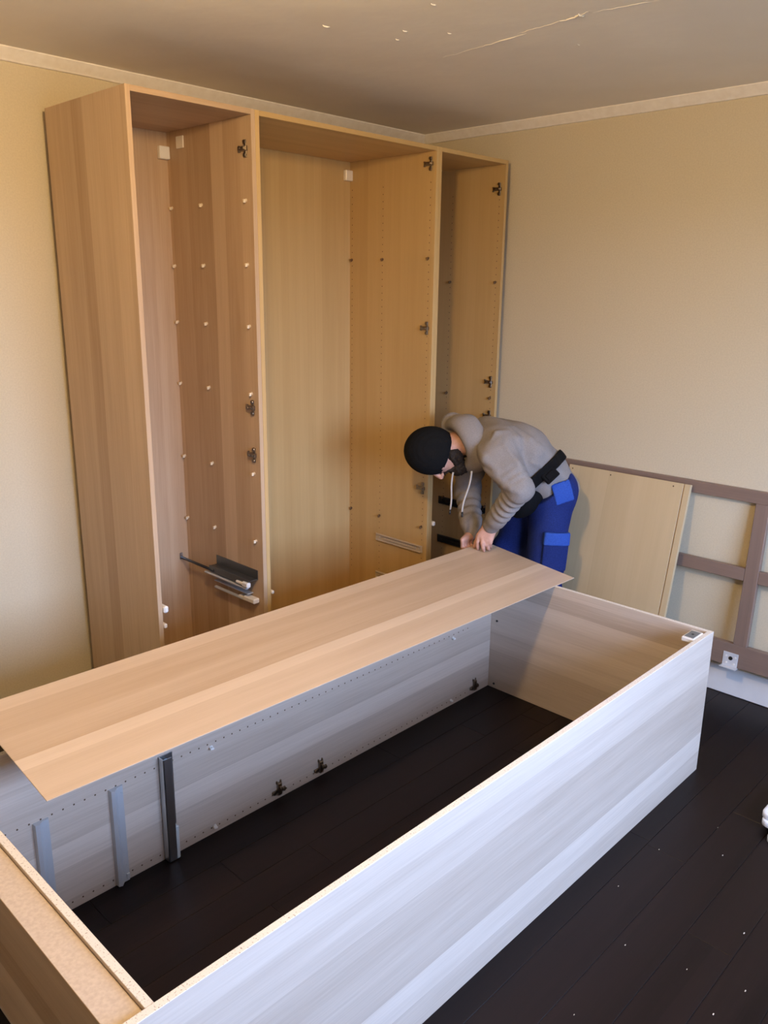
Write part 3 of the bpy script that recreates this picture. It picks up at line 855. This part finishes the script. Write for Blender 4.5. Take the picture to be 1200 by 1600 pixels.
for line in FOLDS:
    pts_ = [on_cloth(np.array(q_), Ho) for q_ in line[1:]]
    for i_, (a_, b_) in enumerate(zip(pts_[:-1], pts_[1:])):
        if near_cloth(a_, b_, Ho): Ho.cone(a_ - AV * .004, b_ - AV * .004, line[0] * (1 if i_ else .6), line[0] * (.5 if i_ == len(pts_) - 2 else 1), .018)
fo = folds(Pg, .0062)
hem = np.abs((Pg - (pel + tdir * .035)) @ tdir)
Fh = Ho.F + fo
Fh = np.maximum(Fh, -((Pg - (pel + tdir * -.055)) @ unit(tdir * .8 + np.array((0, 0, .35)))))   # bottom hem cut
Fh = np.maximum(Fh, -(Bd_cut := np.minimum(1, np.sqrt(((Pg - (nek + unit(HDC - nek) * .085)) ** 2).sum(-1)) - .060)))  # neck opening
hoodie = part(Ho.mesh('hoodie', M_hoodie, person, 2, Fh))
# hood lying round the neck and on the shoulders
Hd = Field((-1.0, -1.25, .88), (-.40, -.62, 1.32), .0045)
hn = unit(-AR * .86 - AU * .42 + AV * .25); hc = J['hood']
Hd.torus(hc + AR * .006, hn, .096, .024, .016)
Hd.torus(hc + AR * .045, unit(hn + AU * .1), .098, .036, .03)
h2 = J['hood2']
Hd.torus(h2, unit(AV * .8 - AR * .5 + AU * .1), .044, .016, .010)
Hd.torus(h2 + AV * -.01, unit(AV * .8 - AR * .5 + AU * .1), .018, .012, .006)
Hd.ell(h2 + AR * .055 - AU * .004, (AR, AU, AV), (.050, .045, .10), .03)
Pq = Hd.grid(); Hf = Hd.F + folds(Pq, .0028, (1.3, 1.3, 1.3))
hood = part(Hd.mesh('hood', M_hoodie, person, 2, Hf)); 
hood.parent = hoodie; hood.location = (0, 0, 0)
for nm, a_, b_, sw in (('drawstring', J['dr1a'], J['dr1b'], .004), ('drawstring', J['dr2a'], J['dr2b'], -.003)):
    pts = [a_ + (b_ - a_) * t_ + AR * sw * math.sin(t_ * 6) for t_ in np.linspace(0, 1, 12)]
    d_ = MB().tube(pts, .0042, 8, 0).tube([b_, b_ - AU * .022], .0046, 8, 1).build(nm, [M_cord, M_black], hoodie)
# --- strap round the waist with its buckle and the pouch in front
sn = unit(-AR * .66 + AU * .70 - AV * .05); sc_ = J['strap']
dpl = (Pg - sc_) @ sn
Fs = np.maximum(np.maximum(To.F + fo - .012, -(To.F + fo + .006)), np.abs(dpl) - .024)
strap = part(To.mesh('waist_strap', M_strap, person, 1, Fs.astype(np.float32)))
bq = MB()
Bm = Matrix((( *unit(np.cross(sn, AV)), 0), (*sn, 0), (*unit(AV), 0), (0, 0, 0, 1))).transposed(); Bm.translation = Vector(J['buckle'] - np.array(base))
Bm.translation = Vector(on_cloth(J['buckle'], To) - np.array(base)) + Vector(AV) * .014
BUCKLE = MB().box((-.035, -.026, -.008), (.035, .026, .012), .004, M=Bm).box((-.022, -.014, .012), (.022, .014, .017), .002, M=Bm)
BUCKLE = BUCKLE.build('buckle', M_strap, person)
Po = Field((-.75, -1.40, .62), (-.15, -.85, 1.0), .005)
Po.ell(J['pouch'], (unit(np.cross(sn, AV)), sn, unit(AV)), (.100, .060, .09), .02)
pouch = part(Po.mesh('belt_pouch', M_strap, person, 1))
# --- trousers
Tr = Field((-.66, -1.42, .045), (.0, -.72, 1.06), .0055)
Tr.cone(hN, pel + tdir * .02 + side * .06, .108, .092, .04); Tr.cone(hF, pel + tdir * .02 - side * .06, .108, .092, .04); Tr.cone(hN, hF, .108, .108, .04)
for h_, k_, a_ in ((hN, kN, aN), (hF, kF, aF)):
    Tr.cone(h_, k_, .108, .082, .03); Tr.cone(k_, a_, .082, .074, .02, None, (.004, 4))
Pt = Tr.grid(); ft = folds(Pt, .006, (1, 1, .8))
Ft = np.maximum(Tr.F + ft, (Pt - (pel + tdir * .055)) @ unit(tdir + np.array((0, 0, .4))))
trousers = part(Tr.mesh('trousers', M_trouser, person, 2, Ft.astype(np.float32)))
def patch(name, c, ax, r, off, m):
    q = (Pt - c) @ np.array(ax).T
    bx = np.maximum(np.maximum(np.abs(q[..., 0]) - r[0], np.abs(q[..., 1]) - r[1]), np.abs(q[..., 2]) - r[2])
    F_ = np.maximum(np.maximum(Tr.F + ft - off, -(Tr.F + ft + .005)), bx)
    o = part(Tr.mesh(name, m, person, 1, F_.astype(np.float32))); o.parent = trousers; o.location = (0, 0, 0)
    return o
leg = unit(kN - hN); la = unit(AR - leg * (AR @ leg)); lo_ = unit(np.cross(leg, la))
patch('cargo_pocket', J['pocket'] + leg * .055, (la, leg, lo_), (.060, .085, .09), .013, M_trouser)
patch('pocket_flap', J['pocket'] - leg * .010, (la, leg, lo_), (.062, .030, .095), .020, M_accent)
patch('side_pocket', J['tpocket'], (unit(la * .9 - leg * .35), unit(leg * .9 + la * .35), lo_), (.044, .050, .10), .004, M_accent)
# --- beanie and beard
Be = Field((-1.0, -1.0, .85), (-.50, -.50, 1.28), .004)
Be.ell(hp(0, -.006, .012), HAX, (.094, .110, .123), .02)
Pb = Be.grid()
cutn = unit(hu - hf * .30)
rib = .0009 * np.sin(((Pb - HDC) @ hl) * 420) * np.ones(1)
Fb = np.maximum(Be.F + rib, -((Pb - hp(0, 0, -.056)) @ cutn))
beanie = part(Be.mesh('beanie', M_beanie, person, 1, Fb.astype(np.float32)))
Br = Field((-.95, -1.05, .82), (-.50, -.60, 1.22), .004)
for s_ in (-1, 1):
    Br.cone(hp(.066 * s_, .004, -.040), hp(.052 * s_, .022, -.085), .016, .026, .015)
    Br.cone(hp(.052 * s_, .022, -.085), hp(.018 * s_, .070, -.116), .030, .030, .02)
    Br.cone(hp(.024 * s_, .086, -.062), hp(.006 * s_, .098, -.050), .006, .006, .006)
    Br.cone(hp(.024 * s_, .084, -.064), hp(.024 * s_, .076, -.095), .007, .014, .01)
Br.cone(hp(-.018, .074, -.112), hp(.018, .074, -.112), .030, .030, .02); Br.cone(hp(0, .07, -.115), hp(0, .075, -.142), .030, .020, .02)
Pr = Br.grid(); bz = .003 * np.sin(Pr[..., 0] * 300 + 40 * Pr[..., 2]) * np.sin(Pr[..., 2] * 260) + .0024 * np.sin(Pr[..., 1] * 330 + 30 * Pr[..., 0])
beard = part(Br.mesh('beard', M_beard, person, 1, (Br.F + bz).astype(np.float32)))
# --- shoes
for a_ in (aN, aF):
    Sh = Field(a_ - (.24, .09, .105), a_ + (.10, .12, .05), .005)
    t_ = a_ + np.array((-.15, .03, -.060))
    Sh.cone(a_ + (.02, 0, -.03), a_ + (.02, 0, -.062), .045, .040, .03); Sh.cone(a_ + (.02, 0, -.055), t_, .045, .040, .03); Sh.cone(a_, a_ - (0, 0, .03), .050, .050, .02)
    Ps = Sh.grid(); Fz = np.maximum(Sh.F, .0 + (a_[2] - .10 + .003) - Ps[..., 2])
    part(Sh.mesh('shoe', M_shoe, person, 1, Fz.astype(np.float32)))
tray((-.967 + .13, -2.4425 - .075, 0), .0, 'white plastic tray at the bottom of the stack, sticking out nearest the camera')
tray((-.918 + .13, -2.405 - .075, .022), .0, 'white rounded plastic tray in the middle of the stack on the floor')
tray((-.907 + .13, -2.400 - .075, .044), .0, 'white rounded plastic tray topmost of the stack at the right picture edge')
